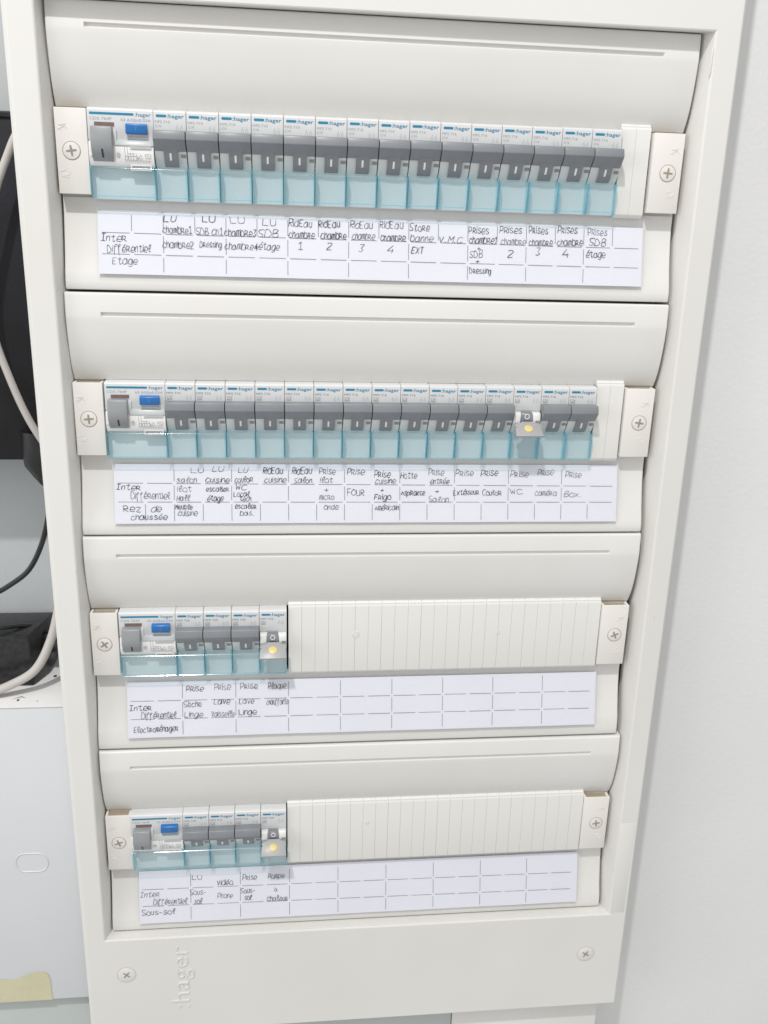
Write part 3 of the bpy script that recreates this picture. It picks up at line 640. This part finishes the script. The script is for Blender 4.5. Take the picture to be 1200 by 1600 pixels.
# masking tape, torn edge
rt = random.Random(3)
top = [(-118, -589.0), (-112, -590.2), (-104.5, -589.6), (-98, -590.6), (-92, -590.0), (-87, -587.6), (-83, -585.2), (-78, -584.6), (-73, -585.0), (-70.4, -587.4), (-69.2, -591.0)]
tp = catmull(top, 4); tp = [(x, z+rt.uniform(-.25, .25)) for x, z in tp]+[(-68.9, -598), (-69.2, -604), (-68.7, -610.4), (-118, -610.4)]
tag(MB().prismy(tp, 9.4, 9.85).build('masking_tape', M['tape']), 'torn piece of yellow masking tape on the lower edge of the metal box', 'tape')

# black board
bb = thing('black_board', (-240, 60, -200), 'large matt black board mounted in the niche left of the enclosure', 'board')
def BBl(mb): mb.v = [(x+240, y-60, z+200) for x, y, z in mb.v]; return mb
BBl(MB().box(-420, -42.5, 40, 70, -203.5, 3.0)).build('board', M['blackb'], bb, bevel=1.2)
BBl(MB().box(-420, -43.5, 38.8, 39.9, -0.4, 2.4)).build('top_lip', M['blackp'], bb, bevel=.3)
BBl(MB().box(-60, -36, 44, 78, -200, -30)).build('bracket', M['blackb'], bb, bevel=.8)
# black power cable with moulded plug
pc = thing('black_power_cable', (-50, 45, -190), 'thin black cable with a moulded plug hanging from the black board', 'cable')
def PC(mb): mb.v = [(x+50, y-45, z+190) for x, y, z in mb.v]; return mb
PC(MB().tube([(-52, 42, -185), (-52.4, 42, -199), (-52.2, 42, -206), (-50.2, 42, -213), (-48.6, 42, -219), (-48.2, 42, -220.5)], [10.5, 10.5, 9.8, 7.0, 4.4, 3.2], 14, .8)).build('plug', M['blackp'], pc)
sr = MB()
for k in range(4): sr.tube([(-48.4+.2*k, 42, -219.5-k*1.7), (-48.3+.2*k, 42, -220.4-k*1.7)], 3.5-.35*k, 12)
PC(sr).build('strain_relief', M['blackp'], pc)
PC(MB().tube(catmull([(-48.2, 42, -220), (-48.0, 42, -228), (-50.2, 42, -243), (-56, 42, -262), (-65, 41, -279), (-77, 40, -289), (-92, 39, -297), (-120, 40, -306)], 8), 1.75, 10)).build('cord', M['blackp'], pc)
# power adapter
pa = thing('power_adapter', (-85, 50, -364.4), 'dusty black power adapter block lying on the white metal box', 'power adapter')
def PA(mb): mb.v = [(x+85, y-50, z+364.4) for x, y, z in mb.v]; return mb
PA(MB().add([(-150, 38, -364.3), (-68.5, 38, -364.3), (-62, 56, -364.3), (-150, 82, -364.3), (-150, 40, -327), (-70, 40, -327), (-61.5, 80, -327), (-150, 80, -327), (-61.5, 80, -364.3)],
       [(0, 1, 5, 4), (1, 2, 6, 5), (2, 8, 6), (8, 3, 7, 6), (3, 0, 4, 7), (4, 5, 6, 7), (0, 3, 8, 2, 1)])).build('case', M['dusty'], pa, bevel=1.6)
PA(MB().tube([(-64, 60, -344), (-56, 58, -343), (-48, 57, -343.5), (-38, 56, -344)], [5.5, 5.0, 4.6, 4.4], 12)).build('inlet_plug', M['blackp'], pa, bevel=.3)
PA(MB().tube(catmull([(-150, 38, -320), (-100, 40, -322), (-78, 52, -325.2), (-68, 62, -331), (-58, 66, -341)], 6), 1.5, 10)).build('output_cord', M['blackp'], pa)
# grey cables
tag(MB().tube(catmull([(-30, 62, -262), (-41, 50, -282), (-47, 40, -304), (-53, 33, -327), (-63, 28, -346), (-78, 24, -355), (-98, 20, -361), (-130, 14, -366)], 8), 3.0, 14).build('grey_cable', M['greycable']),
    'thick pale grey cable curving in front of the power adapter over the white box', 'cable')
tag(MB().tube(catmull([(-26, 30, 40), (-41.5, 28, -2), (-49, 26, -18), (-60, 24, -45), (-70, 24, -85), (-68, 25, -120), (-62, 26, -146), (-53, 28, -174), (-40, 30, -200)], 8), 2.3, 12).build('white_cable', M['greycable']),
    'off-white flat cable looping over the black board beside the enclosure', 'cable')

# the rows are not perfectly square to each other: small measured stretch and offset of each row's pieces
FIT = {'dev': ((-.65, 1.005), (-.9, 1.0075), (-1.3, 1.020), (-2.4, 1.0229)), 'blank': ((-.65, 1.005), (-.9, 1.0085), (.2, 1.0057), (-2.6, 1.025)),
       'cover': ((-.65, 1.005), (-1.54, 1.0091), (-1.72, 1.0102), (-1.5, 1.018)), 'strip': ((0, 1.0), (0, 1.0), (-.5, 1.001), (-.6, 1.0045))}
KIND = {'circuit breaker': 'dev', 'differential switch': 'dev', 'blanking plate': 'blank', 'cover plate': 'cover', 'label strip': 'strip'}
for o in list(scene.objects):
    if o.parent is None and o.get('category') in KIND:
        i = min(range(4), key=lambda q: abs(Z0[q]-o.location.z/S)); A, B = FIT[KIND[o['category']]][i]
        o.location.x = (A+B*o.location.x/S)*S; o.scale.x = B
